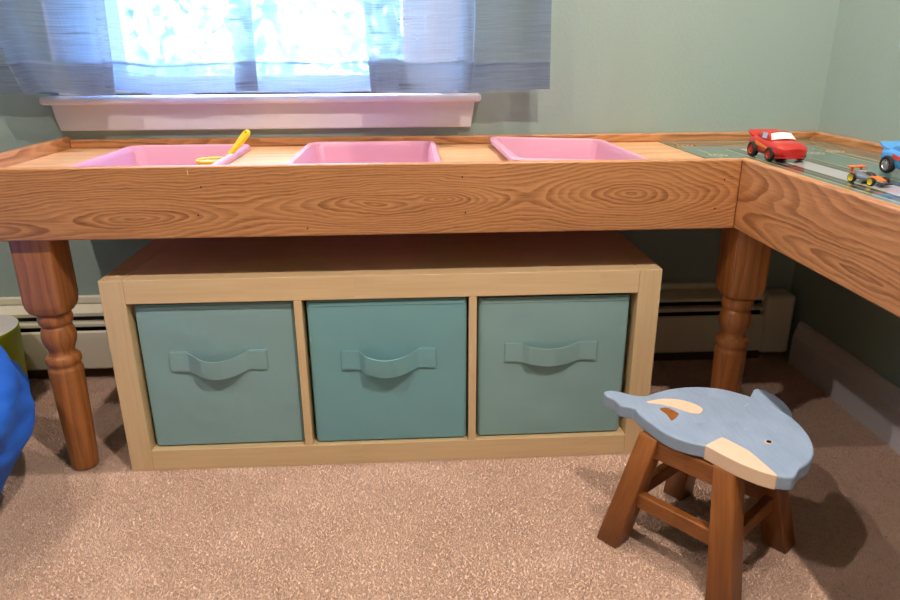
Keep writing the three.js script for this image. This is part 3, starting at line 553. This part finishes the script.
{ // small open-wheel racer
  const t = thing('toy_racer', 'small grey toy racer with orange wings and yellow wheels', 'toy car', [1.434, MY, 0.142]);
  const grey = mat({ color: rgb(128, 128, 122), roughness: 0.3, metalness: 0.5 }), orange = mat({ color: rgb(244, 112, 30), roughness: 0.35 }), dark = mat({ color: rgb(34, 34, 36), roughness: 0.5 }), yel = mat({ color: rgb(226, 206, 40), roughness: 0.35 });
  part('body', carBody([[-0.032, 0.008, 0.006, 0.014, 3], [-0.022, 0.0125, 0.005, 0.0165, 3], [-0.006, 0.013, 0.004, 0.0165, 3], [0.01, 0.0105, 0.004, 0.013, 3], [0.026, 0.0065, 0.004, 0.010, 3], [0.033, 0.004, 0.005, 0.008, 2.5]]), grey, t);
  part('engine', rbox(-0.006, 0.006, 0.014, 0.020, -0.02, -0.004, 0.0015), chrome, t);
  part('cockpit', carBody([[-0.004, 0.005, 0.013, 0.018, 2.5], [0.004, 0.0055, 0.012, 0.0185, 2.5], [0.011, 0.004, 0.011, 0.014, 2.5]]), dark, t);
  part('front_wing', rbox(-0.013, 0.013, 0.0035, 0.0055, 0.029, 0.036, 0.0008), dark, t);
  part('nose_panel', carBody([[0.008, 0.007, 0.010, 0.0145, 4], [0.02, 0.0065, 0.009, 0.0125, 4], [0.03, 0.005, 0.0075, 0.010, 4]]), orange, t);
  const wing = part('rear_wing', rbox(-0.0145, 0.0145, 0.0225, 0.0248, -0.036, -0.024, 0.0008), orange, t);
  for (const s of [-1, 1]) part('wing_support', rbox(s * 0.0085 - 0.0008, s * 0.0085 + 0.0008, 0.011, 0.0228, -0.032, -0.027, 0.0003), orange, wing);
  for (const s of [-1, 1]) { wheel(t, s * 0.0135, 0.0072, -0.0215, 0.0072, 0.0075, yel, 5, 0.8); wheel(t, s * 0.0135, 0.0066, 0.018, 0.0066, 0.0065, yel, 5, 0.8); part('axle', new THREE.CylinderGeometry(0.0012, 0.0012, 0.026, 8).rotateZ(Math.PI / 2).translate(0, 0.007, s > 0 ? 0.018 : -0.0215), dark, t); }
  t.rotation.y = 0.18; t.scale.setScalar(1.1);
}

// ---------------------------------------------------------------- things at the left edge
{ // bean bag
  const prc = new THREE.SplineCurve([[0.0001, 0.17], [0.03, 0.205], [0.09, 0.245], [0.16, 0.285], [0.235, 0.308], [0.30, 0.288], [0.38, 0.228], [0.445, 0.145], [0.48, 0.07], [0.494, 0.0]].map((p) => new THREE.Vector2(...p)));
  const PR = [[-1, 0.0], ...prc.getPoints(80).map((p) => [p.x, Math.max(0, p.y)]), [1, 0]];
  const g0 = new THREE.SphereGeometry(1, 110, 80); g0.deleteAttribute('uv'); g0.deleteAttribute('normal');
  const g = mergeVertices(g0, 1e-5), p = g.attributes.position;
  for (let i = 0; i < p.count; i++) {
    const x = p.getX(i), y = p.getY(i), z = p.getZ(i), a = Math.atan2(z, x);
    const fold = 0.018 * Math.sin(a * 5 + y * 6 + 2 * fbm(x * 2 + 5, z * 2 + 5, 3)) * (1 - y * y) + 0.05 * (fbm(x * 2.2 + y + 9, z * 2.2 - y + 9, 12) - 0.5) + 0.02 * (fbm(x * 7 + y * 5 + 19, z * 7 + 9 - y * 4, 13) - 0.5);
    const lat = Math.asin(clamp(y, -1, 1)) / (Math.PI / 2), Y = 0.247 + 0.247 * lat, rad = new THREE.Vector2(), hor = Math.hypot(x, z) || 1e-6;
    let R = 0; for (let q = 0; q + 1 < PR.length; q++) if (Y >= PR[q][0] && Y <= PR[q + 1][0] + 1e-9) { const k = (Y - PR[q][0]) / (PR[q + 1][0] - PR[q][0]); R = mix(PR[q][1], PR[q + 1][1], k); break; }
    R *= 1 + fold * 1.9;
    p.setXYZ(i, x / hor * R, Y + fold * 0.12 * smooth(0, 0.1, Y), z / hor * R);
  }
  g.computeVertexNormals(); metreUV(g);
  const cl = dataTex(256, 256, (i, j) => { const v = 128 + 80 * (vnoise(i / 2, j / 2, 2) - 0.5); return [v, v, v]; }, false, 0.1, 0.1);
  const t = thing('bean_bag', 'bright blue fabric bean bag cut off by the left edge', 'bean bag', [-0.403, 0.002, 0.22]);
  part('cover', g, mat({ color: rgb(22, 98, 214), roughness: 0.75, bumpMap: cl, bumpScale: 0.0006, sheen: 0.4, sheenColor: rgb(60, 120, 220), sheenRoughness: 0.5 }), t);
}
{ // green bucket with a white inside
  const t = thing('bucket', 'lime green bucket with white inside behind the bean bag', 'bucket', [-0.498, 0, -0.325]);
  part('outside', lathe([[0.0001, 0.002], [0.108, 0.002], [0.112, 0.008], [0.122, 0.203], [0.1225, 0.210], [0.1205, 0.2115]], 48), M.green, t);
  part('inside', lathe([[0.1205, 0.2115], [0.119, 0.2105], [0.1185, 0.203], [0.1085, 0.012], [0.0001, 0.010]], 48), M.whitePlastic, t);
}

// ---------------------------------------------------------------- outdoors, seen bleached through the sheers
struct('ground_outside', metreUV(new THREE.BoxGeometry(60, 0.2, 40).translate(0, -0.7, -20.9)), mat({ color: rgb(120, 138, 92), roughness: 1, bumpMap: stipple, bumpScale: 0.02 }), 'lawn outside the window');
{
  const leafM = mat({ color: rgb(176, 198, 166), roughness: 0.8, transmission: 0.4, thickness: 0 }), barkM = mat({ color: rgb(110, 96, 80), roughness: 0.9 });
  const leaf = new THREE.CircleGeometry(0.11, 6); leaf.scale(1, 0.6, 1);
  [['leafy tree outside the left half of the window', -2.6, -10, 2.6], ['leafy tree standing furthest left outside the window', -6.5, -13, 3], ['leafy tree outside beyond the middle of the window', 0.4, -17, 3.4]].forEach(([label, x, z, r]) => {
    const t = thing('tree', label, 'tree', [x, -0.6, z], 'trees outside the window');
    part('trunk', new THREE.CylinderGeometry(r * 0.05, r * 0.08, r * 1.2, 12).translate(0, r * 0.6, 0), barkM, t);
    const im = new THREE.InstancedMesh(leaf, leafM, 9000), m = new THREE.Matrix4(), q = new THREE.Quaternion(), e = new THREE.Euler(), v = new THREE.Vector3(), s = new THREE.Vector3(), c = new THREE.Color();
    for (let i = 0; i < 9000; i++) {
      const a = rnd() * 6.283, u = rnd() * 2 - 1, rr = r * Math.cbrt(rnd()) * (0.75 + 0.3 * fbm(a * 2, u * 3, 6)), w = Math.sqrt(1 - u * u);
      v.set(rr * w * Math.cos(a), r * 1.05 + rr * u * 0.95, rr * w * Math.sin(a)); e.set(rnd() * 6, rnd() * 6, rnd() * 6); const k = 0.8 + rnd();
      im.setMatrixAt(i, m.compose(v, q.setFromEuler(e), s.set(k, k, k))); const b = 0.75 + rnd() * 0.5; im.setColorAt(i, c.setRGB(b, b, b));
    }
    im.name = 'foliage'; im.userData = { kind: 'stuff' }; shade(im); t.add(im);
  });
}

renderer.render(scene, camera);
